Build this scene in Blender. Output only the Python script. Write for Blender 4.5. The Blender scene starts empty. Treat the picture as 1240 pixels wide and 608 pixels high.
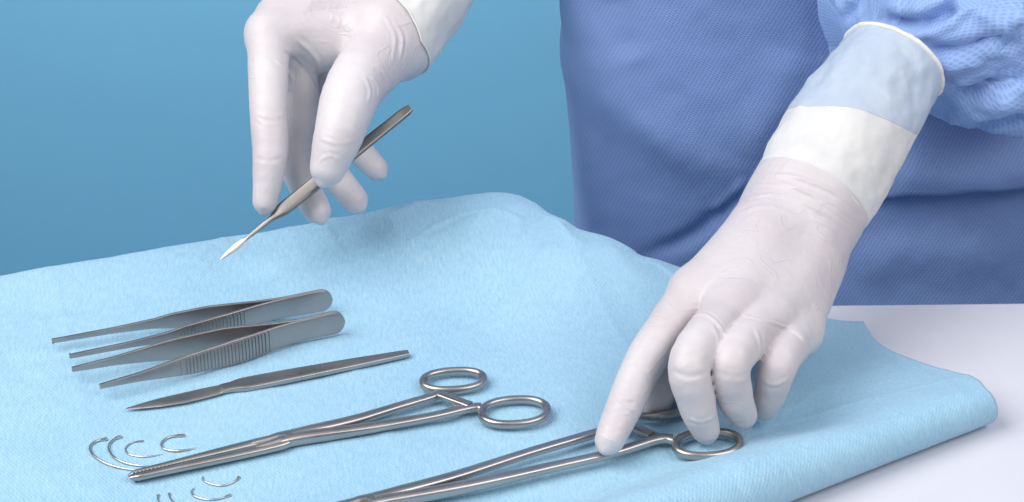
import bpy, bmesh, math, random
import numpy as np
from mathutils import Vector, noise
from mathutils.bvhtree import BVHTree
PI = math.pi
random.seed(7); rng = np.random.default_rng(7)
S = 0.01                                   # everything below is written in centimetres
scene = bpy.context.scene
COL = scene.collection

# ------------------------------------------------------------------ camera
PITCH = math.radians(28); DIST = 107.0; FPX = 70 / 36 * 1240
sp, cp = math.sin(PITCH), math.cos(PITCH)
CAM = np.array([0, -DIST * cp, DIST * sp]); RIGHT = np.array([1., 0, 0])
UP = np.array([0, sp, cp]); FWD = np.array([0, cp, -sp])
def P(px, py, d):                          # surveyed point: photo position and distance along the view axis
    return CAM + RIGHT * ((px - 620) / FPX * d) + UP * ((304 - py) / FPX * d) + FWD * d
def ray(px, py):
    v = FWD + RIGHT * ((px - 620) / FPX) + UP * ((304 - py) / FPX); return v
def T(px, py, z):                          # surveyed point lying at height z
    v = ray(px, py); return CAM + v * ((z - CAM[2]) / v[2])
cam = bpy.data.cameras.new('camera'); co = bpy.data.objects.new('camera', cam); COL.objects.link(co)
cam.lens = 70; cam.sensor_width = 36; cam.clip_start = 0.02; cam.clip_end = 60
co.location = CAM * S; co.rotation_euler = (math.radians(62), 0, 0); scene.camera = co
cam.dof.use_dof = True; cam.dof.focus_distance = 0.93; cam.dof.aperture_fstop = 36

# ------------------------------------------------------------------ node helpers
class NT:
    def __init__(s, name):
        s.m = bpy.data.materials.new(name); s.m.use_nodes = True; s.t = s.m.node_tree
        s.b = s.t.nodes['Principled BSDF']; s.out = s.t.nodes['Material Output']
    def n(s, typ, ins=None, **kw):
        nd = s.t.nodes.new(typ)
        for k, v in kw.items(): setattr(nd, k, v)
        for k, v in (ins or {}).items():
            if isinstance(v, bpy.types.NodeSocket): s.t.links.new(v, nd.inputs[k])
            else: nd.inputs[k].default_value = v
        return nd
    def math(s, op, a, b=0.0, c=None):
        ins = {0: a, 1: b}
        if c is not None: ins[2] = c
        return s.n('ShaderNodeMath', ins, operation=op).outputs[0]
    def vm(s, op, a, b=None):
        ins = {0: a}
        if b is not None: ins[1] = b
        return s.n('ShaderNodeVectorMath', ins, operation=op)
    def set(s, k, v):
        if isinstance(v, bpy.types.NodeSocket): s.t.links.new(v, s.b.inputs[k])
        else: s.b.inputs[k].default_value = v
    def noise(s, vec, scale, detail=3, rough=.5, dist=0):
        return s.n('ShaderNodeTexNoise', {'Vector': vec, 'Scale': scale, 'Detail': detail, 'Roughness': rough, 'Distortion': dist}).outputs['Fac']
    def ramp(s, f, a, b, c0, c1):
        r = s.n('ShaderNodeValToRGB', {0: f}); e = r.color_ramp.elements
        e[0].position = a; e[1].position = b
        e[0].color = (*c0, 1) if len(c0) == 3 else c0; e[1].color = (*c1, 1) if len(c1) == 3 else c1
        return r.outputs[0]
    def mix(s, f, a, b):
        nd = s.n('ShaderNodeMix', data_type='RGBA')
        for i, v in ((0, f), (6, a), (7, b)):
            if isinstance(v, bpy.types.NodeSocket): s.t.links.new(v, nd.inputs[i])
            else: nd.inputs[i].default_value = v if i == 0 else (*v, 1)
        return nd.outputs[2]
    def bump(s, h, strength, dist, nrm=None):
        nd = s.n('ShaderNodeBump', {'Height': h, 'Strength': strength, 'Distance': dist})
        if nrm is not None: s.t.links.new(nrm, nd.inputs['Normal'])
        return nd.outputs[0]
    def obj(s): return s.n('ShaderNodeTexCoord').outputs['Object']
    def uv(s): return s.n('ShaderNodeTexCoord').outputs['UV']
    def dots(s, uv, pitch, r0, r1, aspect=1.0):            # offset rows of embossed dots; uv is in cm
        res = None
        for off in (0, .5):
            v = s.n('ShaderNodeMapping', {'Vector': uv, 'Location': (off, off, 0), 'Scale': (1 / pitch, aspect / pitch, 0)}).outputs[0]
            v = s.vm('FRACTION', v).outputs[0]
            v = s.vm('SUBTRACT', v, (.5, .5, 0)).outputs[0]
            l = s.vm('LENGTH', v).outputs['Value']
            res = l if res is None else s.math('MINIMUM', res, l)
        return s.n('ShaderNodeMapRange', {0: res, 1: r0, 2: r1, 3: 1.0, 4: 0.0}, interpolation_type='SMOOTHSTEP').outputs[0]

def mat_steel(name, base, rough, warm=1.0):
    m = NT(name); c = m.obj()
    n = m.noise(c, 900, 2); n2 = m.noise(c, 60, 4, .6)
    m.set('Base Color', m.ramp(n2, .3, .7, tuple(base * k for k in (.99 * warm, .91, .865)), tuple(base * k for k in (1.14 * warm, 1.055, 1.0))))
    m.set('Metallic', .95); m.set('Roughness', m.ramp(n2, .3, .7, (rough - .05,) * 3, (rough + .07,) * 3))
    m.set('Normal', m.bump(n, .03, .0003)); return m.m
STEEL = mat_steel('satin_steel', .42, .30); STEEL_D = mat_steel('dark_satin_steel', .37, .33); STEEL_H = mat_steel('handle_steel', .25, .33); STEEL_W = mat_steel('forceps_steel', .39, .33, 1.06); NEEDLE = mat_steel('needle_steel', .60, .25)

def mat_glove():
    m = NT('latex'); c = m.obj()
    n = m.noise(c, 20, 3, .5, .4); n2 = m.noise(c, 70, 3, .5, 1.0)
    col = m.ramp(n, .34, .68, (.60, .54, .555), (.695, .655, .665))
    m.set('Base Color', col); m.set('Roughness', m.ramp(n2, .3, .7, (.40,) * 3, (.52,) * 3)); m.set('Specular IOR Level', .40)
    m.set('Subsurface Weight', .06); m.set('Subsurface Radius', (1, .6, .55)); m.set('Subsurface Scale', .004)
    st = m.n('ShaderNodeMapping', {'Vector': c, 'Rotation': (.3, .5, .9), 'Scale': (1, 2.4, 1)}).outputs[0]
    w = m.noise(st, 26, 2, .5, 1.0)
    nr = m.bump(w, .14, .004); nr = m.bump(m.noise(st, 75, 3, .55, 1.6), .22, .0012, nr); nr = m.bump(n2, .16, .0013, nr)
    cr = m.noise(m.n('ShaderNodeMapping', {'Vector': c, 'Rotation': (.9, .2, .4), 'Scale': (1, 2.0, 1.4)}).outputs[0], 34, 1, .5, 1.2)
    cr = m.math('ABSOLUTE', m.math('SUBTRACT', cr, .5)); cr = m.n('ShaderNodeMapRange', {0: cr, 1: 0.0, 2: .035, 3: 1.0, 4: 0.0}, interpolation_type='SMOOTHSTEP').outputs[0]
    mk = m.n('ShaderNodeMapRange', {0: m.noise(c, 30, 1), 1: .5, 2: .62, 3: 0.0, 4: 1.0}).outputs[0]
    nr = m.bump(m.math('MULTIPLY', cr, mk), .30, .0007, nr); nr = m.bump(m.noise(c, 420, 2), .10, .0003, nr)
    m.set('Normal', nr); return m.m
GLOVE = mat_glove()

def mat_knit():
    m = NT('knit'); uv = m.uv(); c = m.obj()
    st = m.n('ShaderNodeMapping', {'Vector': uv, 'Scale': (6.5, .25, 1)}).outputs[0]
    w = m.n('ShaderNodeTexWave', {'Vector': st, 'Scale': 1.0, 'Distortion': .6, 'Detail': 1.0}, wave_type='BANDS', bands_direction='X').outputs['Fac']
    n = m.noise(c, 60, 4)
    m.set('Base Color', m.ramp(n, .3, .7, (.70, .69, .67), (.77, .76, .74))); m.set('Roughness', .6)
    m.set('Subsurface Weight', .1); m.set('Subsurface Radius', (1, .9, .8)); m.set('Subsurface Scale', .004)
    m.set('Normal', m.bump(n, .2, .001, m.bump(w, .12, .0008))); return m.m
KNIT = mat_knit()
def mat_plain(name, c0, c1, rough, bs=.2, bd=.001, scale=40, sss=0):
    m = NT(name); c = m.obj(); n = m.noise(c, scale, 4, .6, .4)
    m.set('Base Color', m.ramp(n, .3, .7, c0, c1)); m.set('Roughness', rough); m.set('Normal', m.bump(n, bs, bd))
    if sss: m.set('Subsurface Weight', sss); m.set('Subsurface Scale', .004)
    return m.m
CUFF_BLUE = mat_plain('latex_over_blue', (.47, .545, .65), (.55, .61, .70), .42, .5, .002, 30, .08)
BEAD = mat_plain('latex_bead', (.80, .79, .74), (.85, .84, .80), .4)
TABLE = mat_plain('white_laminate', (.69, .69, .74), (.71, .71, .76), .27, .03, .0005)
BACK = mat_plain('blue_paper', (.116, .308, .445), (.121, .316, .455), .8, .02, .0005, 8)

def mat_drape():
    m = NT('drape_fabric'); uv = m.uv(); c = m.obj()
    a = m.n('ShaderNodeMapping', {'Vector': uv, 'Rotation': (0, 0, .5), 'Scale': (7, 1.4, 1)}).outputs[0]
    b = m.n('ShaderNodeMapping', {'Vector': uv, 'Rotation': (0, 0, -.75), 'Scale': (6, 1.2, 1)}).outputs[0]
    f1 = m.noise(a, 1.3, 4, .65, .4); f2 = m.noise(b, 1.5, 4, .65, .4)
    f = m.math('MULTIPLY', m.math('ADD', f1, f2), .5)
    big = m.noise(c, 9, 3, .55)
    f = m.math('ADD', m.math('MULTIPLY', f, .75), m.math('MULTIPLY', big, .25))
    col = m.ramp(f, .38, .64, (.26, .495, .67), (.42, .645, .785))
    d = m.dots(uv, .17, .12, .34, .6)
    col = m.mix(m.math('MULTIPLY', d, .11), col, (.18, .39, .60))
    m.set('Base Color', col); m.set('Roughness', .72); m.set('Sheen Weight', .15); m.set('Sheen Roughness', .5)
    nr = m.bump(d, .30, .0006); nr = m.bump(f, .17, .0010, nr)
    m.set('Normal', nr); return m.m
DRAPE = mat_drape()
def mat_gown(name, c0, c1, cd, dm, pitch):
    m = NT(name); uv = m.uv(); c = m.obj()
    big = m.noise(c, 7, 3, .5); fine = m.noise(uv, 9, 3, .6)
    f = m.math('ADD', m.math('MULTIPLY', big, .6), m.math('MULTIPLY', fine, .4))
    col = m.ramp(f, .35, .65, c0, c1)
    d = m.dots(uv, pitch, .14, .32, 1.0)
    col = m.mix(m.math('MULTIPLY', d, dm), col, cd)
    m.set('Base Color', col); m.set('Roughness', .68); m.set('Sheen Weight', .12)
    nr = m.bump(m.math('SUBTRACT', 1.0, d), .3, .0007); nr = m.bump(m.noise(c, 35, 3, .55), .18, .004, nr)
    m.set('Normal', nr); return m.m
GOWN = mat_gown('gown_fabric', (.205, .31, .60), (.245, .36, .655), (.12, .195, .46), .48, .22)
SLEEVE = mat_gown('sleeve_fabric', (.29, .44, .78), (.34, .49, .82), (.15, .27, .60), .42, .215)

# ------------------------------------------------------------------ mesh helpers
def link(name, V, F, mat, parent=None, smooth=True, uvs=None):
    me = bpy.data.meshes.new(name)
    V = np.asarray(V, dtype=float) * S
    me.from_pydata(V.tolist(), [], [tuple(int(i) for i in f) for f in F]); me.update()
    bm = bmesh.new(); bm.from_mesh(me); bmesh.ops.recalc_face_normals(bm, faces=bm.faces); bm.to_mesh(me); bm.free()
    if smooth: me.polygons.foreach_set('use_smooth', [True] * len(me.polygons))
    if uvs is not None:
        ul = me.uv_layers.new(name='uv'); vi = np.empty(len(me.loops), dtype=np.int32); me.loops.foreach_get('vertex_index', vi)
        ul.data.foreach_set('uv', np.asarray(uvs, dtype=np.float32)[vi].ravel())
    me.materials.append(mat); o = bpy.data.objects.new(name, me); COL.objects.link(o)
    if parent is not None:
        o.parent = parent; o.matrix_parent_inverse = parent.matrix_world.inverted() if parent.type != 'EMPTY' else o.matrix_parent_inverse
        if parent.type == 'EMPTY': o.location = -parent.location
    return o
def tag(o, label=None, cat=None, group=None, kind=None):
    for k, v in (('label', label), ('category', cat), ('group', group), ('kind', kind)):
        if v: o[k] = v
    return o
def empty(name, loc, label, cat, group=None):
    o = bpy.data.objects.new(name, None); COL.objects.link(o); o.empty_display_size = .02
    o.location = [c * S for c in loc]; return tag(o, label, cat, group)
def cat_rom(pts, n, closed=False):
    p = np.asarray(pts, float); N = len(p); out = []
    segs = N if closed else N - 1
    for i in range(segs):
        if closed: a, b, c, d = p[(i - 1) % N], p[i], p[(i + 1) % N], p[(i + 2) % N]
        else: a, b, c, d = p[max(i - 1, 0)], p[i], p[i + 1], p[min(i + 2, N - 1)]
        for k in range(n):
            t = k / n
            out.append(.5 * ((2 * b) + (-a + c) * t + (2 * a - 5 * b + 4 * c - d) * t * t + (-a + 3 * b - 3 * c + d) * t ** 3))
    if not closed: out.append(p[-1])
    return np.array(out)
class MB:
    def __init__(s): s.V = []; s.F = []; s.UV = []
    def add(s, V, F):
        o = len(s.V); s.V += [tuple(v) for v in V]; s.F += [[i + o for i in f] for f in F]
    def sweep(s, path, A, B, ex=2.0, n=16, up=(0, 0, 1), closed=False, cap=True):
        """path Nx3; A half-size sideways, B half-size along up; superellipse section"""
        path = np.asarray(path, float); N = len(path)
        A = np.broadcast_to(A, (N,)); B = np.broadcast_to(B, (N,)); up = np.asarray(up, float)
        V = []
        for i in range(N):
            t = (path[(i + 1) % N] - path[i - 1]) if closed else path[min(i + 1, N - 1)] - path[max(i - 1, 0)]
            t = t / (np.linalg.norm(t) + 1e-12)
            sd = np.cross(up, t); sd /= np.linalg.norm(sd) + 1e-12; u = np.cross(t, sd)
            for k in range(n):
                th = 2 * PI * (k + .5) / n; c, q = math.cos(th), math.sin(th)
                x = math.copysign(abs(c) ** (2 / ex), c); y = math.copysign(abs(q) ** (2 / ex), q)
                V.append(path[i] + sd * A[i] * x + u * B[i] * y)
        F = []
        for i in range(N if closed else N - 1):
            j = (i + 1) % N
            for k in range(n): F.append([i * n + k, i * n + (k + 1) % n, j * n + (k + 1) % n, j * n + k])
        if cap and not closed:
            F.append(list(range(n))[::-1]); F.append([(N - 1) * n + k for k in range(n)])
        s.add(V, F); return s
    def box(s, c, ax, ay, az, hx, hy, hz):
        c = np.asarray(c); V = [c + ax * hx * i + ay * hy * j + az * hz * k for i in (-1, 1) for j in (-1, 1) for k in (-1, 1)]
        s.add(V, [[0, 1, 3, 2], [4, 6, 7, 5], [0, 4, 5, 1], [2, 3, 7, 6], [0, 2, 6, 4], [1, 5, 7, 3]]); return s
    def cyl(s, c, r, h, ax=(0, 0, 1), n=24):
        c = np.asarray(c, float); ax = np.asarray(ax, float)
        pts = [c - ax * h, c - ax * h * .999, c + ax * h * .6, c + ax * h * .95, c + ax * h]
        upv = (1, 0, 0) if abs(ax[0]) < .9 else (0, 1, 0)
        return s.sweep(pts, [r * .96, r, r, r * .9, r * .7], [r * .96, r, r, r * .9, r * .7], 2, n, upv)
    def build(s, name, mat, parent=None, smooth=True, bevel=0):
        o = link(name, s.V, s.F, mat, parent, smooth)
        if smooth:
            md = o.modifiers.new('e', 'EDGE_SPLIT'); md.split_angle = math.radians(42)
        return o
def grid_faces(nu, nv, closed_u=False):
    F = []
    for j in range(nv - 1):
        for i in range(nu if closed_u else nu - 1):
            i2 = (i + 1) % nu; F.append([j * nu + i, j * nu + i2, (j + 1) * nu + i2, (j + 1) * nu + i])
    return F
def sm(a, b, x): t = np.clip((x - a) / (b - a), 0, 1); return t * t * (3 - 2 * t)
class VN:                                   # smooth 3-D value noise in numpy
    def __init__(s, seed): s.t = np.random.default_rng(seed).random((32, 32, 32)).astype(np.float32) * 2 - 1
    def __call__(s, p):
        p = np.asarray(p, dtype=np.float64); i = np.floor(p).astype(int); f = p - i; f = f * f * (3 - 2 * f); r = 0
        for dx in (0, 1):
            for dy in (0, 1):
                for dz in (0, 1):
                    w = (f[..., 0] if dx else 1 - f[..., 0]) * (f[..., 1] if dy else 1 - f[..., 1]) * (f[..., 2] if dz else 1 - f[..., 2])
                    r = r + w * s.t[(i[..., 0] + dx) % 32, (i[..., 1] + dy) % 32, (i[..., 2] + dz) % 32]
        return r
vn = VN(3); vn2 = VN(11)

# ------------------------------------------------------------------ setting
EDGE_Y = T(1100, 371, 0)[1]
def table():
    root = empty('table', (0, -40, 0), 'glossy white table top under the blue drape, bare at the right', 'table')
    mb = MB(); x0, x1, y0 = -90, 90, -85
    yl, yr = EDGE_Y - 2.0, EDGE_Y + 2.0
    R = .35; V = []; prof = [(-R, 0), (-R * .3, -R * .3 + .03), (0, -R), (0, -3), (-1, -3.2)]
    pr = [(R, 0), (R * .3, R * .3), (0, R), (0, 2.8), (R, 3.1)]
    for ins, dz in pr:
        for (x, y) in ((x0 + ins, y0 + ins), (x1 - ins, y0 + ins), (x1 - ins, yr - ins), (x0 + ins, yl - ins)): V.append((x, y, -dz))
    F = [[0, 1, 2, 3], [19, 18, 17, 16]]
    for k in range(4):
        for i in range(4): F.append([k * 4 + i, (k + 1) * 4 + i, (k + 1) * 4 + (i + 1) % 4, k * 4 + (i + 1) % 4])
    mb.add(V, F); mb.build('table_top', TABLE, root, smooth=False)
    for sx in (-1, 1):
        for y in (-80, EDGE_Y - 8):
            MB().sweep([(sx * 82, y, -3.0), (sx * 82, y, -73)], 2, 2, 6, 12, (0, 1, 0)).build('leg', TABLE, root)
table()
tag(link('backdrop', [(-320, 120, -74), (320, 120, -74), (320, 120, 200), (-320, 120, 200)], [[0, 1, 2, 3]], BACK, smooth=False), kind='structure', label='plain blue studio backdrop')
tag(link('floor', [(-320, -200, -74), (320, -200, -74), (320, 119.9, -74), (-320, 119.9, -74)], [[0, 1, 2, 3]], BACK, smooth=False), kind='structure', label='studio floor')

# ------------------------------------------------------------------ drape
Z0 = 1.0
back_px = [(-260, 385, 1.2), (-120, 360, 1.2), (0, 338, 1.3), (150, 312, 1.5), (300, 287, 1.9), (430, 266, 2.3), (520, 246, 2.9), (575, 238, 3.4), (618, 242, 3.4), (655, 264, 3.0), (690, 279, 2.7), (730, 289, 2.4), (762, 311, 2.0),
           (800, 322, 1.7), (860, 342, 1.3), (940, 368, .8), (1000, 387, .45), (1045, 392, .3)]
back = cat_rom([T(*q) for q in back_px], 14)
seg = np.r_[0, np.cumsum(np.linalg.norm(np.diff(back, axis=0), axis=1))]; seg /= seg[-1]
NU, NV = 420, 300
us = np.linspace(0, 1, NU); BK = np.stack([np.interp(us, seg, back[:, k]) for k in range(3)], 1)
Rp = T(1212, 527, 0); Fp = T(985, 615, 0)
fd = (Fp - Rp) / np.linalg.norm(Fp - Rp)
FR = np.stack([Rp + fd * 60 * (1 - u) for u in us])          # front fold line on the table
def drape_z(x, y):
    return Z0 + 0 * x
def build_drape():
    r_roll = 1.3
    V = []; UVs = []
    nr = fd[[1, 0]] * np.array([-1, 1]); nr = np.array([fd[1], -fd[0]]); nr = nr if nr[1] > 0 else -nr   # into the drape
    inner = []
    vs = np.linspace(0, 1, NV)
    X = np.zeros((NV, NU, 3))
    for j, v in enumerate(vs):
        q = BK[:, :2] * (1 - v) + (FR[:, :2] + nr * r_roll) * v
        # right edge bows a little
        q = q + np.stack([np.ones(NU), np.ones(NU) * .5], 1) * (-.45 * math.sin(v * 2 * PI) * sm(.9, 1, us))[:, None]
        db = np.linalg.norm(q - BK[:, :2], axis=1)
        df = np.linalg.norm(q - (FR[:, :2] + nr * r_roll), axis=1)
        # plateau falls away to the right corner
        dC = np.hypot(q[:, 0] - BK[-1, 0], q[:, 1] - BK[-1, 1])
        plat = Z0 - .75 * (1 - sm(0, 9, dC)) 
        zb = BK[:, 2]
        w = 1 - sm(0, 1, db / (3.0 + 3.4 * np.clip(zb - 1, 0, 3)))
        z = plat * (1 - w) + zb * w
        rr = 2 * r_roll * (.72 + .28 * sm(0, 1, (1 - us) * 3)) 
        wf = 1 - sm(0, 4.6, df)
        z = z + (rr - z) * wf ** 1.5
        X[j, :, :2] = q; X[j, :, 2] = z
    # soft unevenness and creases
    fl = X.reshape(-1, 3)
    x, y = fl[:, 0], fl[:, 1]
    calm = 1
    nz = vn(np.stack([x * .22, y * .34, 0 * x + 3], 1)) * .10 + vn(np.stack([x * .6 + y * .3, y * .7, 0 * x + 9], 1)) * .035 + vn2(np.stack([x * 1.6, y * 1.6, 0 * x], 1)) * .012
    # long ironed fold lines of the folded drape
    t1 = x * math.cos(.32) + y * math.sin(.32); t2 = -x * math.sin(.32) + y * math.cos(.32)
    for c, a in ((-24, .06), (-11.5, .05), (1.5, .05), (14, .05)): nz += a * np.exp(-np.abs(t1 - c - .2 * vn(np.stack([t2 * .2, 0 * x, 0 * x + c], 1))) / .35)
    for c, a in ((-21, .05), (-9.0, .04), (-1.6, .05)): nz += a * np.exp(-np.abs(t2 - c) / .3)
    # puckers in the raised back part
    hb = sm(1.3, 2.4, fl[:, 2]) * (x < 11) * (y > -14)
    nz += hb * (.20 * (1 - np.abs(vn(np.stack([x * .33 + y * .2, y * .28 - x * .1, 0 * x + 5], 1)))) ** 3 + .10 * vn(np.stack([x * .5, y * .5, 0 * x + 15], 1)))
    # a dimple on the folded front right
    d = np.hypot((x - T(975, 505, 1.5)[0]) / 2.6, (y - T(975, 505, 1.5)[1]) / 1.6); nz -= .28 * np.exp(-d * d)
    rid = 1 - np.abs(vn2(np.stack([x * .26 + y * .12 + 3, y * .34 - x * .08, 0 * x + 21], 1) + .35 * vn(np.stack([x * .3, y * .3, 0 * x + 2], 1))[:, None])) * 6
    nz += .022 * np.clip(rid, 0, 1) ** 1.5 + .09 * np.clip(rid, 0, 1) * hb
    fl[:, 2] += nz
    fl[:, 2] = np.maximum(fl[:, 2], .06)
    rows = []; ulen = []
    # skirt behind the crest
    n0 = np.gradient(BK[:, :2], axis=0); n0 = np.stack([-n0[:, 1], n0[:, 0]], 1); n0 /= np.linalg.norm(n0, axis=1)[:, None]
    fadeC = 1 - sm(.86, .99, us)
    for k in range(12, 0, -1):
        a = k / 12; q = X[0].copy(); rb = 1.2 * fadeC + .02
        ang = min(a * 2.2, 1) * PI / 2
        q[:, :2] += n0 * (rb * math.sin(ang))[:, None] if np.ndim(rb) == 0 else n0 * (rb * math.sin(ang))[:, None]
        q[:, 2] -= rb * (1 - math.cos(ang)) + np.clip(a - .45, 0, 1) * 9 * fadeC
        q[:, 2] = np.where(us > .9, np.maximum(q[:, 2], .03), q[:, 2]); rows.append(q)
    for j in range(NV): rows.append(X[j])
    # front fold curling under
    top = X[-1].copy(); r = np.maximum((top[:, 2] - .05) / 2, .05); K = 22
    for k in range(1, K + 1):
        a = PI * k / K; q = top.copy()
        q[:, :2] -= nr[None, :] * (r * math.sin(a) * 1.05)[:, None]; q[:, 2] = .05 + r + r * math.cos(a)
        rows.append(q)
    for k in range(1, 6):
        q = rows[-1].copy(); q[:, :2] += nr[None, :] * .8; q[:, 2] = .05 + .02 * k; rows.append(q)
    G = np.array(rows); nv = len(rows)
    # round the end of the fold where it meets the cut edge
    U = np.r_[0, np.cumsum(np.linalg.norm(np.diff(G[120], axis=0), axis=1))]
    Vl = np.r_[0, np.cumsum(np.linalg.norm(np.diff(G[:, 200], axis=0), axis=1))]
    uv = np.stack(np.meshgrid(U, Vl), -1).reshape(-1, 2)
    o = link('drape', G.reshape(-1, 3), grid_faces(NU, nv), DRAPE, uvs=uv)
    md = o.modifiers.new('thick', 'SOLIDIFY'); md.thickness = .0005; md.offset = -1
    tag(o, 'light blue surgical drape under all the instruments, humped behind and folded under at front right', 'surgical drape')
    V = [Vector(v) for v in G.reshape(-1, 3)]
    return BVHTree.FromPolygons(V, grid_faces(NU, nv))
drape_bvh = build_drape()
def zat(x, y):
    h = drape_bvh.ray_cast(Vector((x, y, 30)), Vector((0, 0, -1))); return h[0][2] if h[0] is not None else Z0
def TS(px, py, lift):                       # point lifted above the drape surface
    z = Z0
    for _ in range(6):
        p = T(px, py, z + lift); z = zat(p[0], p[1])
    return T(px, py, z + lift)
def seat(pts):                              # height at which a rigid thing touches the drape
    return max(zat(p[0], p[1]) for p in pts)

# ------------------------------------------------------------------ thumb forceps
def forceps(tA, tB, hE, prof, grip, label, teeth):
    zz = Z0
    a = T(*tA, zz + .55); b = T(*tB, zz + .55); h = T(*hE, zz + .7); tip = (a + b) / 2
    ax = h - tip; ax[2] = 0; L = np.linalg.norm(ax); ax /= L; ay = np.array([-ax[1], ax[0], 0])
    if ay[1] < 0: ay = -ay
    zc = seat([tip + ax * L * q for q in (.05, .3, .5, .8, .97)]) + .0
    root = empty('tweezers', (h[0], h[1], zc), label, 'tweezers', 'tweezers lying on the drape')
    oA = np.dot(a - tip, ay); lA = np.dot(a - tip, ax)
    n = 220; s = np.linspace(0, 1, n)
    w = np.interp(s, [q[0] for q in prof], [q[1] for q in prof])
    w = np.convolve(np.pad(w, 3, 'edge'), np.ones(7) / 7, 'valid')
    endr = prof[-1][1] / 2 / L
    hand = s > 1 - endr; w = np.where(hand, w * np.sqrt(np.clip(1 - ((s - 1 + endr) / endr) ** 2, 0.01, 1)), w)
    zcen = .09 + w.max() / 2 - .12 * (1 - s)
    for sg, nm in ((1, 'rear'), (-1, 'front')):
        off = lA if sg > 0 else -lA
        y = oA * (1 - s) ** 1.0 * (1 - sm(.55, .84, s)) * 1.0 + .17 * np.sin(np.clip(s / .82, 0, 1) * PI) ** 1.3 + .065
        t = .062 + .03 * sm(.0, .5, 1 - s)
        path = tip[None] + ax[None] * (s * L + off * (1 - s))[:, None] + ay[None] * (sg * y)[:, None]
        path[:, 2] = zc + zcen
        mb = MB().sweep(path, np.where(s > .82, .068, t), w / 2, 7, 24)
        g0, g1, cnt = grip
        if sg < 0 or True:
            for k in range(cnt):
                q = g0 + (g1 - g0) * (k + .5) / cnt; i = q * (n - 1); i0 = int(i); f = i - i0
                c = path[i0] * (1 - f) + path[i0 + 1] * f; tt = path[i0 + 1] - path[i0]; tt /= np.linalg.norm(tt)
                sd = np.array([-tt[1], tt[0], 0]); sd = sd if np.dot(sd, ay) * sg > 0 else -sd
                hw = (w[i0] / 2) * .86
                mb.sweep([c + sd * (.075 + .035) + np.array([0, 0, -hw]), c + sd * (.075 + .035) + np.array([0, 0, hw])], .03, .027, 2.5, 8, tuple(tt))
            for q in (g0 - .012, g1 + .012):
                i0 = int(q * (n - 1)); c = path[i0]; tt = path[i0 + 1] - path[i0]; tt /= np.linalg.norm(tt); sd = np.array([-tt[1], tt[0], 0]); sd = sd if np.dot(sd, ay) * sg > 0 else -sd
                mb.box(c + sd * .095, tt, sd, np.array([0, 0, 1.]), .02, .03, w[i0] / 2 * .93)
        if teeth:
            c = path[0]
            mb.sweep([c - ay * sg * .02 + np.array([0, 0, .08]), c - ay * sg * .2 + np.array([0, 0, .08])], [.05, .012], [.05, .012], 2, 8)
            mb.sweep([c - ay * sg * .02 - np.array([0, 0, .08]), c - ay * sg * .2 - np.array([0, 0, .08])], [.05, .012], [.05, .012], 2, 8)
        mb.build('arm', STEEL_W, root)
forceps((64, 415), (85, 432), (402, 362), [(0, .20), (.22, .30), (.36, .52), (.42, .80), (.55, 1.02), (.70, 1.06), (.82, 1.08), (1, 1.18)], (.40, .645, 18),
        'steel tweezers with a narrow ribbed grip and toothed tips, the rear pair of the two', True)
forceps((88, 452), (121, 471), (417, 391), [(0, .22), (.16, .46), (.36, 1.08), (.55, 1.34), (.72, 1.22), (.85, 1.14), (1, 1.24)], (.33, .67, 24),
        'steel tweezers with broad ribbed grip and pointed tips, nearer the table scalpel', False)

# ------------------------------------------------------------------ scalpels
def scalpel(name_label, tipP, endP, side_hint, prof, parts, group='scalpels', mat=STEEL):
    """prof: (s, low edge, high edge, half thickness) across the blade plane"""
    tip = np.asarray(tipP, float); end = np.asarray(endP, float); L = np.linalg.norm(end - tip); ax = (end - tip) / L
    up = np.asarray(side_hint, float); up -= ax * np.dot(up, ax); up /= np.linalg.norm(up)      # normal of the flat
    sd = np.cross(up, ax)
    root = empty('scalpel', tuple(tip), name_label, 'scalpel', group)
    for nm, s0, s1, ex, m in parts:
        n = 60; s = np.linspace(s0, s1, n)
        lo, hi, th = (np.interp(s, [q[0] for q in prof], [q[k] for q in prof]) for k in (1, 2, 3))
        k3 = np.ones(3) / 3
        lo, hi, th = (np.r_[v[0], np.convolve(v, k3, 'valid'), v[-1]] for v in (lo, hi, th))
        path = tip[None] + ax[None] * (s * L)[:, None] + sd[None] * ((lo + hi) / 2)[:, None]
        # half-sizes only: section stays square to the axis
        mb = MB(); V = []; N = n; K = 20
        for i in range(N):
            for k in range(K):
                t = 2 * PI * (k + .5) / K; c, q = math.cos(t), math.sin(t)
                V.append(path[i] + sd * ((hi[i] - lo[i]) / 2 + .004) * math.copysign(abs(c) ** (2 / ex), c) + up * th[i] * math.copysign(abs(q) ** (2 / ex), q))
        F = [[i * K + k, i * K + (k + 1) % K, (i + 1) * K + (k + 1) % K, (i + 1) * K + k] for i in range(N - 1) for k in range(K)]
        F += [list(range(K))[::-1], [(N - 1) * K + k for k in range(K)]]
        mb.add(V, F); mb.build(nm, m, root)
    return root
zs = seat([T(200, 485, Z0), T(300, 468, Z0), T(380, 450, Z0), T(470, 430, Z0)])
scalpel('one-piece steel scalpel with a long leaf-shaped blade lying on the drape below the tweezers', T(152, 495, zs + .12), T(495, 428, zs + .2), (0, -.12, 1),
        [(0, -.03, .03, .01), (.05, -.20, .16, .03), (.12, -.36, .28, .045), (.20, -.42, .34, .05), (.27, -.36, .38, .05), (.325, -.26, .38, .06), (.335, -.20, .38, .10), (.37, -.22, .36, .13),
         (.385, -.26, .46, .14), (.405, -.36, .49, .15), (.43, -.37, .49, .15), (.55, -.35, .47, .15), (.8, -.28, .35, .14), (.985, -.19, .22, .12), (1, -.15, .19, .10)],
        [('blade', 0, .335, 2.6, STEEL), ('handle', .33, 1, 5.5, STEEL)])
tipH, endH = P(267, 314, 98.0), P(497, 131, 101.0)
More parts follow.
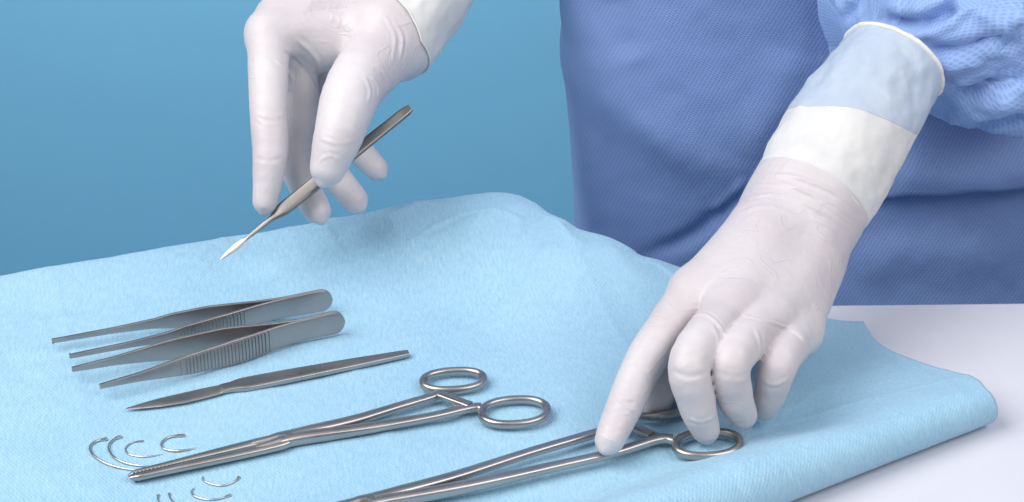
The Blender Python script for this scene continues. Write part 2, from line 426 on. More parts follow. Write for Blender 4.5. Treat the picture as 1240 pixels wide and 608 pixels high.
scalpel('steel scalpel held between gloved thumb and index finger above the drape', tipH, endH, (-.25, -.75, .45),
        [(0, -.02, .02, .008), (.03, -.11, .10, .015), (.08, -.18, .17, .022), (.115, -.16, .14, .03), (.14, -.08, .08, .06), (.27, -.12, .13, .11),
         (.285, -.22, .24, .14), (.32, -.34, .36, .16), (.5, -.33, .35, .16), (.75, -.27, .29, .15), (.975, -.24, .26, .15), (.99, -.22, .23, .14), (1, -.17, .19, .11)],
        [('blade', 0, .142, 1.5, STEEL), ('handle', .14, 1, 5.0, STEEL_H)])

# ------------------------------------------------------------------ clamps
def clamp(label, tip, box, hA, ringA, hB, ringB, z, ratch, jawlen=1.0, wj=.88):
    """hA/hB: shank points from the box joint to the ring; rings: centre x, y and half sizes"""
    root = empty('surgical_clamp', tuple(T(*box, z)), label, 'clamp', 'surgical clamps on the drape')
    t0 = T(*tip, z + .25); b0 = T(*box, z + .3)
    ax = b0 - t0; ax[2] = 0; Lj = np.linalg.norm(ax); ax /= Lj; ay = np.array([-ax[1], ax[0], 0])
    for (sg, hs, rg) in ((1, hA, ringA), (-1, hB, ringB)):
        mb = MB()
        # jaw: tapered half bar with a flat inner face
        s = np.linspace(0, 1, 40)
        aw = (.17 + .12 * sm(0, .8, s)) * wj; aw[0] *= .35; aw[1] *= .75; hh = (.17 + .06 * s) * wj; hh[0] *= .45; hh[1] *= .8; aw[-5:] *= np.array([.95, .85, .7, .5, .3]); hh[-5:] *= np.array([1, .97, .93, .85, .7])
        pth = t0[None] + ax[None] * (s * Lj)[:, None] + ay[None] * (sg * (.03 + aw))[:, None]
        pth[:, 2] = z + .22 + .06 * s
        mb.sweep(pth, aw, hh, 2.6, 20)
        if jawlen > 0:                                        # serrated bite
            for k in range(26):
                c = t0 + ax * (.25 + k * .17) + ay * sg * .05; c[2] = z + .15
                mb.box(c, ax, ay, np.array([0, 0, 1.]), .045, .04, .20)
        # box joint half and shank
        pts = [b0 - ax * 2.2 + ay * sg * .24 * wj, b0 - ax * 1.1 + ay * sg * .20 * wj, b0 + ay * sg * .17] + [T(q[0], q[1], z + (.30 if sg > 0 else .33)) for q in hs]
        sh = cat_rom(pts, 10); n = len(sh); q = np.linspace(0, 1, n)
        sh[:, 2] = z + .31
        w = np.interp(q, [0, .2, .4, .5, .65, .92, 1], [.10, .27, .29, .28, .24, .23, .28]); h = np.interp(q, [0, .2, .4, .55, 1], [.12, .29, .28, .20, .18])
        mb.sweep(sh, w, h, 2.8, 18)
        # raised rib along the outer face of the shank
        # ring
        cx, cy, rx, ry, rot = rg
        ring = []
        for k in range(56):
            t = 2 * PI * k / 56; ex = 2 / 2.25
            X = rx * math.copysign(abs(math.cos(t)) ** ex, math.cos(t)); Y = ry * math.copysign(abs(math.sin(t)) ** ex, math.sin(t))
            ring.append(T(cx + X * math.cos(rot) - Y * math.sin(rot), cy + X * math.sin(rot) + Y * math.cos(rot), z + .28))
        mb.sweep(ring, .18, .20, 2.3, 14, closed=True)
        mb.build('clamp_half', STEEL, root)
    # joint screw
    MB().cyl(b0 - ax * .5 + np.array([0, 0, .24]), .17, .10).build('joint_screw', STEEL_D, root)
    # ratchet: two toothed tabs
    for (p0, p1, dz) in ratch:
        a = T(*p0, z + dz); b = T(*p1, z + dz); d = b - a; L = np.linalg.norm(d); d /= L; sd = np.array([-d[1], d[0], 0])
        mb = MB().sweep([a, a + d * L * .5, b], .23, .12, 5, 12)
        for k in range(5):
            mb.box(a + d * (L * (.45 + .11 * k)) + np.array([0, 0, -.12 if dz > .35 else .12]), d, sd, np.array([0, 0, 1.]), .035, .16, .06)
        mb.build('ratchet', STEEL, root)
    return root
z1 = seat([T(200, 567, Z0), T(300, 545, Z0), T(400, 520, Z0), T(480, 495, Z0)]) 
clamp('long closed steel clamp with serrated jaws lying untouched on the drape', (156, 577), (362, 529), [(420, 512), (480, 494), (520, 482), (533, 477)], (549, 461, 37, 11.5, -.06),
      [(440, 519), (520, 505), (568, 494), (583, 493)], (623, 499, 40, 15, -.06), z1, [((533, 478), (569, 491), .42), ((560, 495), (548, 487), .22)])
z2 = seat([T(560, 580, Z0), T(640, 560, Z0), T(700, 545, Z0), T(800, 520, Z0), T(857, 552, Z0), T(890, 545, Z0)]) - .05; print('seats', z1, z2, zs)
clamp('steel clamp at the front edge pressed down by the gloved hand, fingers in its ring', (200, 668), (462, 606), [(540, 581), (640, 549), (718, 526), (762, 513)], (792, 492, 37, 12, -.05),
      [(560, 590), (660, 567), (740, 549), (795, 532), (815, 532)], (857, 538, 39, 14.5, -.05), z2, [((758, 512), (789, 527), .42), ((800, 531), (776, 524), .22)])

# ------------------------------------------------------------------ suture needles
NED = [
 ([(130, 531), (117, 534), (109, 541), (113, 551), (128, 561), (148, 567), (170, 570)], 'large curved suture needle, leftmost, its point running under the clamp tip', .062),
 ([(147, 528), (138, 532), (132, 539), (133, 547), (140, 555), (153, 561), (170, 564), (188, 564)], 'large curved suture needle, second from the left, ending at the clamp jaw', .058),
 ([(174, 534), (160, 536), (152, 543), (156, 550), (170, 553), (186, 552), (199, 549)], 'thin small curved suture needle between the big pair and the thick short one', .036),
 ([(224, 527), (206, 529), (196, 536), (198, 543), (210, 546), (224, 545), (238, 542)], 'thick short curved suture needle, rightmost above the clamp jaw', .058),
 ([(290, 577), (284, 583), (270, 588), (255, 586), (246, 581), (246, 576)], 'small curved suture needle just below the clamp jaw, the upper of two', .042),
 ([(280, 599), (265, 604), (250, 605), (236, 601), (232, 595), (236, 590)], 'curved suture needle below the clamp, lower right of the loose ones', .045),
 ([(192, 599), (191, 604), (195, 611), (206, 617), (220, 619)], 'curved suture needle cut off by the bottom of the picture, further left', .04),
 ([(205, 597), (206, 603), (214, 611), (228, 616), (244, 616)], 'curved suture needle cut off by the bottom of the picture, second from left', .04)]
for pts, lab, r in NED:
    r *= .95
    w = cat_rom([TS(x, y, r + .01) for x, y in pts], 12); n = len(w); q = np.linspace(0, 1, n)
    mb = MB(); k0 = int(n * .12)
    rad = r * np.clip((1 - q) / .25, .08, 1) ** .6
    mb.sweep(w[k0:], rad[k0:], rad[k0:], 2, 10)
    for sg in (-1, 1):                       # forked eye
        e = w[:k0 + 2].copy(); tt = np.gradient(e, axis=0); sd = np.stack([-tt[:, 1], tt[:, 0], 0 * tt[:, 0]], 1); sd /= np.linalg.norm(sd, axis=1)[:, None]
        f = np.sin(np.linspace(.22, 1, len(e)) * PI) ** .6 * r * 1.25
        mb.sweep(e + sd * (sg * f)[:, None], r * .5, r * .7, 2, 8)
    mb.cyl(w[int(k0 * .35)], r * .9, r * .5, n=10)
    o = mb.build('suture_needle', NEEDLE); tag(o, lab, 'needle', 'suture needles scattered on the drape')

# ------------------------------------------------------------------ gloved hands from blended bones
def surface_nets(D, org, h):
    sgn = D < 0; nx, ny, nz = D.shape
    idx = -np.ones((nx - 1, ny - 1, nz - 1), dtype=np.int64)
    cnt = np.zeros(idx.shape, np.int8); 
    for a in (0, 1):
        for b in (0, 1):
            for c in (0, 1): cnt += sgn[a:nx - 1 + a, b:ny - 1 + b, c:nz - 1 + c]
    act = (cnt > 0) & (cnt < 8); ii = np.argwhere(act); idx[act] = np.arange(len(ii))
    acc = np.zeros((len(ii), 3)); num = np.zeros(len(ii))
    cor = [(a, b, c) for a in (0, 1) for b in (0, 1) for c in (0, 1)]
    for p in range(8):
        for q in range(p + 1, 8):
            A, B = cor[p], cor[q]
            if sum(abs(A[k] - B[k]) for k in range(3)) != 1: continue
            da = D[ii[:, 0] + A[0], ii[:, 1] + A[1], ii[:, 2] + A[2]]; db = D[ii[:, 0] + B[0], ii[:, 1] + B[1], ii[:, 2] + B[2]]
            m = (da < 0) != (db < 0); t = np.where(m, da / np.where(m, da - db, 1), 0)
            pt = np.array(A)[None] * (1 - t)[:, None] + np.array(B)[None] * t[:, None]
            acc[m] += pt[m]; num[m] += 1
    V = (ii + acc / num[:, None]) * h + org
    F = []
    for ax in range(3):
        s0 = [slice(None)] * 3; s1 = [slice(None)] * 3; s0[ax] = slice(0, -1); s1[ax] = slice(1, None)
        e = np.argwhere(sgn[tuple(s0)] != sgn[tuple(s1)]); o1, o2 = [(1, 2), (0, 2), (0, 1)][ax]
        e = e[(e[:, o1] > 0) & (e[:, o2] > 0) & (e[:, o1] < D.shape[o1] - 1) & (e[:, o2] < D.shape[o2] - 1)]
        q = []
        for da, db in ((0, 0), (1, 0), (1, 1), (0, 1)):
            f = e.copy(); f[:, o1] -= da; f[:, o2] -= db; q.append(idx[f[:, 0], f[:, 1], f[:, 2]])
        F.append(np.stack(q, 1))
    return V, np.concatenate(F)
def smin(a, b, k):
    h = np.clip(.5 + .5 * (b - a) / k, 0, 1); return b * (1 - h) + a * h - k * h * (1 - h)
def stroke_disp(V, F, strokes):
    bvh = BVHTree.FromPolygons([Vector(v) for v in V], F)
    def hit(px, py):
        v = Vector(ray(px, py)).normalized(); r = bvh.ray_cast(Vector(CAM), v); return np.array(r[0]) if r[0] is not None else None
    disp = np.zeros(len(V))
    for pts, wd, amp in strokes:             # creases and ridges pressed into the latex
        poly = [hit(*p) for p in cat_rom([(x, y, 0) for x, y in pts], 6)[:, :2]]
        poly = [p for p in poly if p is not None]
        if len(poly) < 2: continue
        best = np.full(len(V), 1e9); tb = np.zeros(len(V)); bb = np.array(poly); mg = 3 * wd + .6; near = np.where(((V > bb.min(0) - mg) & (V < bb.max(0) + mg)).all(1))[0]
        Q = V[near]
        M = len(poly) - 1
        bd = np.full(len(near), 1e9); bt = np.zeros(len(near))
        for i in range(M):
            a, b = poly[i], poly[i + 1]; ab = b - a
            if np.linalg.norm(ab) > 3: continue
            t = np.clip(((Q - a) @ ab) / (ab @ ab + 1e-9), 0, 1); d = np.linalg.norm(Q - a - t[:, None] * ab, axis=1)
            m = d < bd; bd[m] = d[m]; bt[m] = (i + t[m]) / M
        fade = np.clip(np.minimum(bt, 1 - bt) * 5, 0, 1)
        g = np.exp(-(bd / wd) ** 2) - .45 * np.exp(-((bd - wd * 1.8) / wd) ** 2)
        disp[near] += amp * .8 * g * fade * (.75 + .5 * vn(Q * 1.7))
    return disp
def hand(name, palm, fingers, parent, strokes, kf=.6, h=.1, seed=1, kp=1.25, wrist=None):
    """palm: list of (a, b, ra, rb); fingers: lists of (point, radius) from knuckle to tip"""
    def nib(f):
        (a, ra), (b, rb) = f[-2], f[-1]; u = (b - a) / np.linalg.norm(b - a); return f + [(b + u * rb * .62, rb * .55)]
    fingers = [nib(f) for f in fingers]
    allp = np.array([p for a, b, _, _ in palm for p in (a, b)] + [p for f in fingers for p, _ in f])
    lo = allp.min(0) - 3.2; hi = allp.max(0) + 3.2
    n = np.ceil((hi - lo) / h).astype(int)
    gx, gy, gz = (lo[k] + np.arange(n[k]) * h for k in range(3))
    def cone(a, b, ra, rb):
        a = np.asarray(a, np.float32); b = np.asarray(b, np.float32); ab = b - a; L2 = float(ab @ ab) + 1e-9
        m = max(ra, rb) + 1.6; out = np.full(tuple(n), 6.0, np.float32)
        i0 = np.clip(((np.minimum(a, b) - m - lo) / h).astype(int), 0, n); i1 = np.clip(((np.maximum(a, b) + m - lo) / h).astype(int) + 1, 0, n)
        X = (gx[i0[0]:i1[0], None, None] - a[0]).astype(np.float32); Y = (gy[None, i0[1]:i1[1], None] - a[1]).astype(np.float32); Z = (gz[None, None, i0[2]:i1[2]] - a[2]).astype(np.float32)
        t = np.clip((X * ab[0] + Y * ab[1] + Z * ab[2]) / L2, 0, 1)
        out[i0[0]:i1[0], i0[1]:i1[1], i0[2]:i1[2]] = np.sqrt((X - t * ab[0]) ** 2 + (Y - t * ab[1]) ** 2 + (Z - t * ab[2]) ** 2) - (ra + (rb - ra) * t)
        return out
    D = None
    for a, b, ra, rb in palm:
        c = cone(a, b, ra, rb); D = c if D is None else smin(D, c, kp)
    tot = D
    for f in fingers:
        fd_ = None
        q4 = cat_rom([np.r_[p, r_] for p, r_ in f[:-1]], 5); f = [(q[:3], q[3]) for q in q4] + [f[-1]]
        for (a, ra), (b, rb) in zip(f[:-1], f[1:]):
            c = cone(a, b, ra, rb); fd_ = c if fd_ is None else smin(fd_, c, .03)
        tot = np.minimum(tot, smin(D, fd_, kf))
    V, F = surface_nets(tot, lo, h)
    me = bpy.data.meshes.new(name); me.from_pydata(V.tolist(), [], F.tolist())
    bm = bmesh.new(); bm.from_mesh(me)
    for _ in range(4): bmesh.ops.smooth_vert(bm, verts=bm.verts, factor=.5, use_axis_x=True, use_axis_y=True, use_axis_z=True)
    bmesh.ops.subdivide_edges(bm, edges=bm.edges, cuts=1, use_grid_fill=True, smooth=0)
    for _ in range(2): bmesh.ops.smooth_vert(bm, verts=bm.verts, factor=.5, use_axis_x=True, use_axis_y=True, use_axis_z=True)
    bmesh.ops.recalc_face_normals(bm, faces=bm.faces); bm.normal_update()
    V = np.array([v.co for v in bm.verts]); N = np.array([v.normal for v in bm.verts]); F = [[v.index for v in f.verts] for f in bm.faces]
    bm.free(); bpy.data.meshes.remove(me)
    if wrist:                                # the latex is stretched over the end of the cuff
        a0, a1, sd, ra_, rb_ = wrist; tg = (a1 - a0) / np.linalg.norm(a1 - a0); sd = sd - tg * (tg @ sd); sd /= np.linalg.norm(sd); up_ = np.cross(tg, sd)
        q = V - a0; tt = q @ tg; x_ = q @ sd; y_ = q @ up_; rr_ = np.hypot(x_, y_) + 1e-6; c_, s_ = x_ / rr_, y_ / rr_
        tr = 1 / np.sqrt((c_ / ra_) ** 2 + (s_ / rb_) ** 2); tr = np.where(tt > .25, tr - .16, tr)
        wq = sm(-3.4, -1.2, tt) * (1 - sm(3.2, 3.8, tt)) * (rr_ < 4.2) * (rr_ > .6)
        V = V + (sd[None] * c_[:, None] + up_[None] * s_[:, None]) * ((tr - rr_) * wq)[:, None]
    disp = .022 * vn(V * 1.1 + seed) + .007 * vn2(V * 2.6 + seed) + stroke_disp(V, F, strokes)
    V = V + N * disp[:, None]
    o = link(name, V, F, GLOVE, parent); return o

# the person: gown, sleeves, gloves
person = empty('person', (25, 14, 0), 'person in blue surgical gown and white gloves, holding a scalpel and pressing a clamp', 'person')
person['pose'] = 'standing'

# --- right of picture: hand pressing the clamp
axA = [P(981, 241, 96.5), P(1010, 190, 97.6), P(1045, 132, 99.0), P(1084, 74, 100.4)]
sideA = (RIGHT * .86 - UP * .5)
haA = [3.02, 3.0, 3.05, 3.05, 2.9, 2.72]; hbA = [2.7, 2.7, 2.75, 2.75, 2.6, 2.4]
axB = [P(460, 56, 103.0), P(492, 8, 104.2), P(514, -30, 105.2), P(536, -72, 106.2), P(572, -145, 107.5)]
sideB = (RIGHT * .78 + UP * .62)
Wa, Wb = P(966, 230, 96.3), P(1007, 252, 96.8)
mI, mM, mR, mP = P(842, 352, 91.6), P(886, 372, 90.3), P(930, 388, 90.6), P(967, 402, 91.8)
palm1 = [(Wa, mI, 1.5, 1.12), (Wa, mM, 1.5, 1.12), (Wb, mR, 1.5, 1.08), (Wb, mP, 1.5, 1.04),
         (Wa, P(905, 335, 94.2), 1.6, 1.6), (Wb, P(948, 365, 94.2), 1.6, 1.4), (Wa, P(1040, 115, 99), 1.45, 1.1), (Wb, P(1070, 135, 99.6), 1.5, 1.1)]
f_index = [(mI, 1.08), (P(786, 430, 89.4), .94), (P(758, 488, 88.0), .83), (P(738, 533, 86.8), .67)]
f_mid = [(mM, 1.06), (P(837, 434, 87.2), .95), (P(843, 486, 87.4), .85), (P(854, 520, 87.9), .65)]
f_ring = [(mR, 1.05), (P(888, 434, 87.5), .92), (P(889, 477, 87.9), .82), (P(900, 503, 88.5), .63)]
f_pink = [(mP, 1.0), (P(944, 438, 88.8), .88), (P(933, 475, 89.2), .76), (P(927, 494, 89.6), .59)]
thumb1 = [(P(950, 300, 96.0), 1.5), (P(868, 400, 93.4), 1.15), (P(812, 452, 91.4), .95), (P(795, 482, 90.6), .78)]
st1 = [([(838, 384), (852, 380), (868, 390), (880, 408)], .09, .09), ([(895, 380), (935, 391), (962, 402), (980, 420)], .08, .12),
       ([(922, 212), (960, 214), (1010, 232), (1050, 262)], .12, .09), ([(912, 224), (955, 226), (1005, 244), (1044, 272)], .10, .08), ([(905, 240), (945, 236), (995, 256), (1038, 286)], .12, .06),
       ([(935, 216), (985, 238), (1042, 280)], .08, .05), ([(980, 262), (1015, 280), (1034, 300)], .14, .05), ([(896, 256), (930, 250), (970, 262)], .16, .04),
       ([(738, 478), (752, 486), (770, 488)], .10, -.05), ([(733, 494), (748, 501), (766, 500)], .09, .05), ([(742, 484), (758, 494), (772, 498)], .09, .05), ([(726, 512), (742, 518), (756, 515)], .09, .04),
       ([(812, 448), (835, 456), (858, 450)], .12, -.04), ([(866, 450), (888, 457), (908, 452)], .11, -.035), ([(834, 507), (850, 511), (866, 504)], .09, .05),
       ([(925, 462), (940, 466), (955, 458)], .10, .035), ([(775, 425), (782, 412), (792, 404)], .14, .03), ([(862, 395), (868, 405), (872, 425)], .12, .05), ([(915, 398), (920, 412), (922, 428)], .12, .05)]
g1 = hand('gloved_hand', palm1, [f_index, f_mid, f_ring, f_pink, thumb1], person, st1, seed=2, wrist=(axA[0], axA[1], sideA, 2.98, 2.66))
g1['label'] = 'white latex gloved hand pressing the clamp, seen from its back'

# --- left of picture: hand holding the scalpel
W2 = P(492, 12, 105.0); W2b = P(470, 45, 103.8)
nI, nM, nR, nP = P(325, 42, 101.6), P(350, 38, 103.4), P(386, 45, 105.2), P(418, 56, 106.8)
palm2 = [(W2, nI, 2.2, 1.12), (W2, nM, 2.1, 1.1), (W2, nR, 2.0, 1.1), (W2, nP, 2.0, 1.0), (W2b, P(400, 55, 103.2), 1.9, 1.35),
         (W2, P(530, -60, 105.6), 1.9, 1.2), (P(470, 40, 103.5), P(515, -30, 105.2), 1.9, 1.3), (P(340, 20, 102.8), P(440, -5, 104.5), 1.2, 2.0)]
i2 = [(nI, 1.10), (P(325, 118, 99.8), .98), (P(327, 187, 98.9), .88), (P(321, 245, 98.7), .62)]
m2 = [(nM, 1.05), (P(364, 122, 103.4), 1.0), (P(358, 196, 101.3), .88), (P(384, 255, 100.7), .70)]
r2 = [(nR, 1.05), (P(386, 136, 105.0), .98), (P(395, 196, 103.0), .86), (P(430, 242, 102.2), .70)]
p2 = [(nP, .98), (P(410, 126, 106.6), .90), (P(426, 170, 105.2), .80), (P(456, 204, 104.5), .64)]
t2 = [(P(474, 52, 102.8), 1.8), (P(430, 105, 99.8), 1.5), (P(411, 160, 98.5), 1.25), (P(397, 204, 98.3), .90)]
st2 = [([(343, 60), (362, 78), (378, 92), (388, 112)], .12, -.10), ([(332, 72), (348, 86), (356, 100)], .12, .06), ([(355, 45), (375, 62), (388, 80), (392, 100)], .13, .07),
       ([(462, 85), (470, 95), (472, 110)], .09, .06), ([(448, 92), (458, 104), (458, 118)], .09, .05), ([(440, 90), (448, 108), (446, 124)], .10, .04),
       ([(305, 136), (325, 142), (346, 138)], .12, .03), ([(305, 140), (322, 150), (342, 150)], .10, .03), ([(308, 190), (325, 195), (345, 190)], .10, -.025), ([(388, 168), (410, 174), (432, 170)], .10, .03),
       ([(384, 206), (388, 194), (400, 189), (412, 195), (414, 208)], .09, .02), ([(311, 222), (312, 245), (318, 260)], .08, .05),
       ([(395, 12), (420, 30), (440, 50)], .25, .05), ([(355, 172), (368, 176), (380, 170)], .12, -.04), ([(475, 25), (487, 45), (484, 75)], .10, .06), ([(466, 20), (478, 45), (474, 80)], .10, .05)]
g2 = hand('gloved_hand', palm2, [i2, m2, r2, p2, t2], person, st2, seed=9, wrist=(axB[0] + (axB[1] - axB[0]) * .68, axB[1], sideB, 2.80, 2.6))
g2['label'] = 'white latex gloved hand gripping the scalpel'

def tube(name, axis, half_a, half_b, side, mat, parent, tsplit=None, disp=None, nth=160, nt=90, closed_end=False, uvs=True, strokes=None):
    """tube round an axis; side = widest direction; tsplit(theta) gives start and end along the axis"""
    axis = cat_rom(axis, 12); L = np.r_[0, np.cumsum(np.linalg.norm(np.diff(axis, axis=0), axis=1))]; Lt = L[-1]; L /= Lt
    V = np.zeros((nt, nth, 3)); UV = np.zeros((nt, nth, 2))
    for k in range(nth):
        th = PI / 2 + 2 * PI * k / (nth - 1)
        a0, a1 = tsplit(th) if tsplit else (0, 1)
        ts = np.linspace(a0, a1, nt)
        c = np.stack([np.interp(ts, L, axis[:, q]) for q in range(3)], 1)
        e = 1e-3; c2 = np.stack([np.interp(np.clip(ts + .04, 0, 1), L, axis[:, q]) for q in range(3)], 1); c1 = np.stack([np.interp(np.clip(ts - .04, 0, 1), L, axis[:, q]) for q in range(3)], 1)
        tg = c2 - c1; tg /= np.linalg.norm(tg, axis=1)[:, None]
        sd = np.asarray(side)[None] - tg * (tg @ np.asarray(side))[:, None]; sd /= np.linalg.norm(sd, axis=1)[:, None]; up = np.cross(tg, sd)
        A = np.interp(ts, np.linspace(0, 1, len(half_a)), half_a); B = np.interp(ts, np.linspace(0, 1, len(half_b)), half_b)
        dd = disp(ts * Lt, th) if disp else 0
        V[:, k] = c + sd * ((A + dd) * math.cos(th))[:, None] + up * ((B + dd) * math.sin(th))[:, None]
        UV[:, k, 0] = th * min(np.mean(half_a), 4.4); UV[:, k, 1] = ts * Lt
    if strokes:
        du = np.gradient(V, axis=1); dv = np.gradient(V, axis=0); N = np.cross(du, dv); N /= np.linalg.norm(N, axis=2)[..., None] + 1e-9
        cen = V.mean(1, keepdims=True); sg = np.sign((N * (V - cen)).sum(2).mean()); 
        V = V + N * sg * stroke_disp(V.reshape(-1, 3), grid_faces(nth, nt), strokes).reshape(nt, nth)[..., None]
        V[:, -1] = V[:, 0]
    o = link(name, V.reshape(-1, 3), grid_faces(nth, nt), mat, parent, uvs=UV.reshape(-1, 2))
    o.modifiers.new('t', 'SOLIDIFY').thickness = .0006; return o, V
# cuff of the clamp hand
def cw(ts, th):
    th = th % (2 * PI); p = np.stack([np.cos(th) * 2.2 + 0 * ts, np.sin(th) * 2.2 + 0 * ts, ts * .55], 1); e = .15 * vn(p) + .07 * vn2(p * 2.2) + .02 * vn(p * 5); return e * sm(0, 1.2, ts) - .10 * (1 - sm(0, .35, ts))
split = lambda th: .53 + .14 * math.cos(th) + .11 * math.sin(th) + .015 * math.sin(3 * th + 1)
kc, VA = tube('knit_cuff', axA, haA, hbA, sideA, KNIT, g1, lambda th: (0, split(th) + .004), cw)
bc, VB = tube('glove_cuff', axA, [a + .012 for a in haA], [a + .012 for a in hbA], sideA, CUFF_BLUE, g1, lambda th: (split(th), 1), cw)
def bead(ringpts, r, parent, nm='cuff_bead', m=BEAD):
    p = ringpts[:-1]; mb = MB(); cen = p.mean(0); axd = np.cross(p[10] - p[0], p[60] - p[0]); axd /= np.linalg.norm(axd)
    return mb.sweep(p, r * .8, r * .8, 2, 10, tuple(axd), closed=True).build(nm, m, parent)
bead(VB[-1], .17, g1); bead(VA[0], .055, g1)
# sleeve above it, bunched
def foldsA(ts, th):
    c, s_ = math.cos(th), math.sin(th)
    p = np.stack([c * 1.5 + ts * .10, s_ * 1.5 + 0 * ts, ts * .34 + .8 * c], 1)
    wv = vn(p * .9)
    r1 = 1 - np.abs(vn2(np.stack([c * 1.15 + .5 * wv, s_ * 1.15 + 0 * ts + .4 * wv, ts * .42 + .5 * s_ + .5 * wv], 1)) * 2.1)
    r2 = 1 - np.abs(vn(np.stack([c * 2.6 + .5 * wv + 4, s_ * 2.6 + 0 * ts, ts * .62 - .7 * c + 7], 1)) * 2.4)
    r3 = 1 - np.abs(vn2(np.stack([c * 4.6 + .8 * wv + 14, s_ * 4.6 + 0 * ts, ts * 1.15 + 1.2 * c + 17], 1)) * 2.2)
    r1 = np.maximum(r1, -.1); r2 = np.maximum(r2, 0)
    return (1.5 * r1 + .5 * r2 + .06 * r3) * sm(.7, 2.4, ts) + 2.3 * max(0, c) ** 1.3 * sm(1.0, 3.2, ts) * (1 - sm(5, 14, ts))
rS = np.interp(np.linspace(0, 47, 90), [0, .9, 1.8, 3.2, 8, 47], [1.9, 2.35, 3.7, 4.4, 4.9, 7.5])
axS = [P(1078, 84, 100.2), P(1096, 55, 101.0), P(1122, 25, 102.2), P(1175, -25, 104.5), P(1290, -120, 110), P(1400, -330, 118), P(1480, -560, 126)]
tube('sleeve', axS, rS, rS * .93, sideA, SLEEVE, person, lambda th: (0.0, 1), foldsA, nth=360, nt=520, strokes=[
    ([(1146, 108), (1176, 112), (1210, 100), (1245, 86)], .42, -1.0), ([(1104, 48), (1150, 60), (1200, 50), (1245, 52)], .34, -.6), ([(1062, 22), (1110, 28), (1160, 8)], .36, -.55),
    ([(1022, 26), (1036, 8), (1038, -12)], .3, -.45), ([(1118, 84), (1160, 76), (1200, 66), (1245, 36)], .5, .55), ([(1140, 140), (1180, 134), (1245, 118)], .7, .6), ([(1180, 15), (1215, 25), (1245, 20)], .4, .5),
    ([(1075, 4), (1120, 10), (1150, -10)], .4, .5), ([(1170, 160), (1200, 148), (1245, 140)], .35, -.5)])

# cuff of the scalpel hand
kc2, VC = tube('knit_cuff', axB, [2.82, 2.95, 3.0, 3.0, 2.95], [2.62, 2.75, 2.8, 2.8, 2.7], sideB, KNIT, g2, lambda th: (.03 + .12 * max(0, -math.sin(th)), 1), cw)
bead(VC[0], .06, g2); bead(VC[-1], .17, g2)
axT = [P(564, -128, 107.3), P(605, -185, 109), P(720, -330, 115), P(800, -560, 124)]
tube('sleeve', axT, [3.0, 4.5, 5.5, 6.2, 7.0], [2.8, 4.2, 5.2, 6, 7.0], sideB, SLEEVE, person, None, foldsA, nth=240, nt=240)

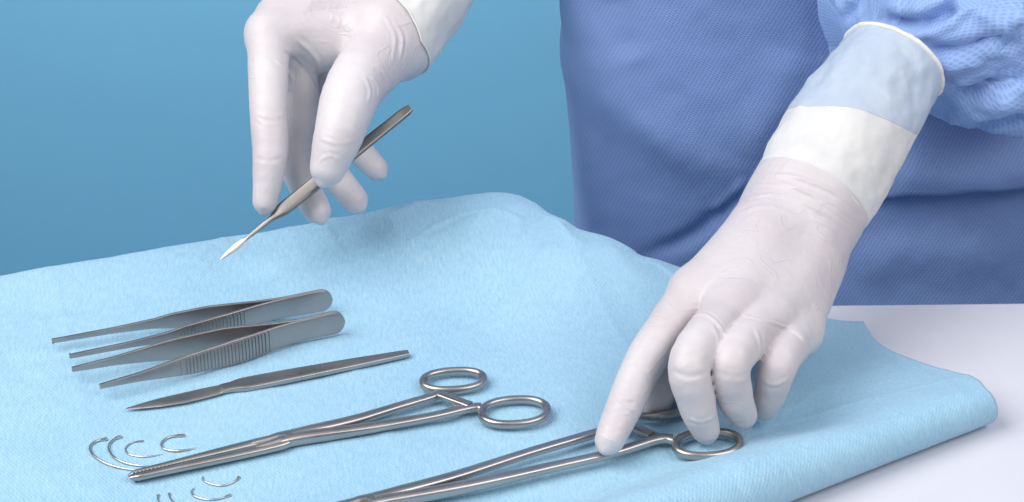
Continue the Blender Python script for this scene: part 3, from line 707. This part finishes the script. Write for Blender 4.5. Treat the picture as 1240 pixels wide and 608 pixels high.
# gown body
def gown():
    prof = cat_rom([(9, 30, 0), (5.0, 22, 0), (3.6, 14, 0), (3.7, 9.5, 0), (5.0, 7.0, 0), (8.5, 5.6, 0), (14, 4.8, 0), (20, 4.4, 0), (27, 4.2, 0), (35, 4.6, 0), (43, 7, 0), (49, 13, 0), (48, 22, 0), (42, 30, 0)], 40)[:, :2]
    L = np.r_[0, np.cumsum(np.linalg.norm(np.diff(prof, axis=0), axis=1))]
    nu = 700; s = np.linspace(0, L[-1], nu); C = np.stack([np.interp(s, L, prof[:, k]) for k in (0, 1)], 1)
    nz = 420; z = np.linspace(-45, 62, nz)
    Z, Sx = np.meshgrid(z, s, indexing='ij')
    n = np.gradient(C, axis=0); n = np.stack([n[:, 1], -n[:, 0]], 1); n /= np.linalg.norm(n, axis=1)[:, None]
    X = np.broadcast_to(C[:, 0], Z.shape).copy(); Y = np.broadcast_to(C[:, 1], Z.shape).copy()
    wl = 1 - sm(0, 26, X - 3)                                  # left side leans outwards as it rises
    X -= wl * np.clip(Z, -10, 60) * .045
    # a small notch in the left silhouette
    X += wl * (.35 * np.exp(-((Z - 16.5) / 1.1) ** 2) * (Y < 16)) * (1 - sm(6, 10, X))
    def q(px, py, y):                                        # x,z of a photo point on the plane Y=y
        v = ray(px, py); t = (y - CAM[1]) / v[1]; p = CAM + v * t; return p[0], p[2]
    d = .30 * vn(np.stack([X * .12, Z * .10, 0 * X + 1], -1)) + .16 * vn(np.stack([X * .3 + Z * .1, Z * .2, 0 * X + 8], -1)) + .03 * vn2(np.stack([X * 1.1, Z * 1.0, 0 * X + 8], -1))
    def crease(pts, wd, amp, flap=0, fw=3):
        nonlocal d
        pp = np.array([q(a, b, 4.8) for a, b in pts]); pp = cat_rom(np.c_[pp, 0 * pp[:, 0]], 8)[:, :2]
        bd = np.full(X.shape, 1e9); bs = np.zeros(X.shape); bt = np.zeros(X.shape); M = len(pp) - 1
        for i in range(M):
            a, b = pp[i], pp[i + 1]; ab = b - a; L2 = ab @ ab
            t = np.clip(((X - a[0]) * ab[0] + (Z - a[1]) * ab[1]) / L2, 0, 1); dx = X - a[0] - t * ab[0]; dz = Z - a[1] - t * ab[1]
            dd = np.hypot(dx, dz); sg = np.sign(ab[0] * dz - ab[1] * dx); m = dd < bd; bd[m] = dd[m]; bs[m] = sg[m]; bt[m] = ((i + t) / M)[m]
        fade = np.clip(np.minimum(bt, 1 - bt) * 4, 0, 1); sd = bd * bs
        d += amp * np.exp(-(bd / wd) ** 2) * fade * (Y < 14)
        if flap: d += flap * sm(-.12, .12, sd) * (1 - sm(0, fw, sd)) * np.clip(bt * 4, 0, 1) * (bd < fw + 1) * (Y < 14)
    crease([(1040, 236), (1080, 228), (1160, 222), (1300, 214)], .3, .0, .9, 5)          # flap over the hip
    crease([(1070, 180), (1150, 200), (1300, 180)], 1.2, .5)
    crease([(684, 92), (700, 150), (712, 230), (720, 300)], .8, .35)
    crease([(690, 95), (760, 150), (840, 190), (905, 218)], 1.4, .35)
    crease([(905, 218), (880, 250), (840, 290), (770, 325)], .5, -.45)
    crease([(905, 214), (885, 238), (860, 262)], .35, .35)
    crease([(740, 0), (745, 40), (770, 80)], 1.2, -.3)
    crease([(1030, 330), (1100, 300), (1240, 310)], 1.6, .35)
    crease([(960, 60), (940, 120), (900, 190)], 1.3, .35)
    X += n[None, :, 0] * d; Y += n[None, :, 1] * d
    G = np.stack([X, Y, Z], -1); UV = np.stack([Sx * .88 + Z * .5, Z - Sx * .1], -1)
    link('gown', G.reshape(-1, 3), grid_faces(nu, nz), GOWN, person, uvs=UV.reshape(-1, 2))
gown()

# ------------------------------------------------------------------ lighting (studio)
w = bpy.data.worlds.new('World'); scene.world = w; w.use_nodes = True
wt = w.node_tree; tc = wt.nodes.new('ShaderNodeTexCoord'); sx = wt.nodes.new('ShaderNodeSeparateXYZ'); rp = wt.nodes.new('ShaderNodeValToRGB')
wt.links.new(tc.outputs['Generated'], sx.inputs[0]); wt.links.new(sx.outputs[2], rp.inputs[0]); wt.links.new(rp.outputs[0], wt.nodes['Background'].inputs[0])
e = rp.color_ramp.elements; e[0].position = 0; e[0].color = (.24, .26, .30, 1); e[1].position = .75; e[1].color = (1.0, 1.05, 1.15, 1)
e = rp.color_ramp.elements.new(.32); e.color = (.42, .45, .52, 1)
wt.nodes['Background'].inputs[1].default_value = .46
def area(loc, target, size, power, color, name='softbox'):
    l = bpy.data.lights.new(name, 'AREA'); l.shape = 'RECTANGLE'; l.size, l.size_y = size[0] * S, size[1] * S; l.energy = power; l.color = color
    o = bpy.data.objects.new(name, l); COL.objects.link(o); o.location = [c * S for c in loc]
    d = Vector([t - c for t, c in zip(target, loc)]); o.rotation_euler = d.to_track_quat('-Z', 'Y').to_euler(); return o
area((-74, -40, 102), (0, -8, 0), (100, 100), 17, (1, .985, .97), 'key_softbox')
area((70, -60, 90), (5, -5, 3), (90, 60), 6.0, (1, .98, .97), 'fill_softbox')
area((-30, 40, 42), (-30, 120, -46), (150, 30), 16, (1, 1, 1), 'backdrop_softbox')
vs_ = scene.view_settings; vs_.view_transform = 'Standard'; vs_.look = 'None'; vs_.exposure = 0; vs_.gamma = 1
scene.cycles.max_bounces = 8; scene.cycles.use_denoising = True
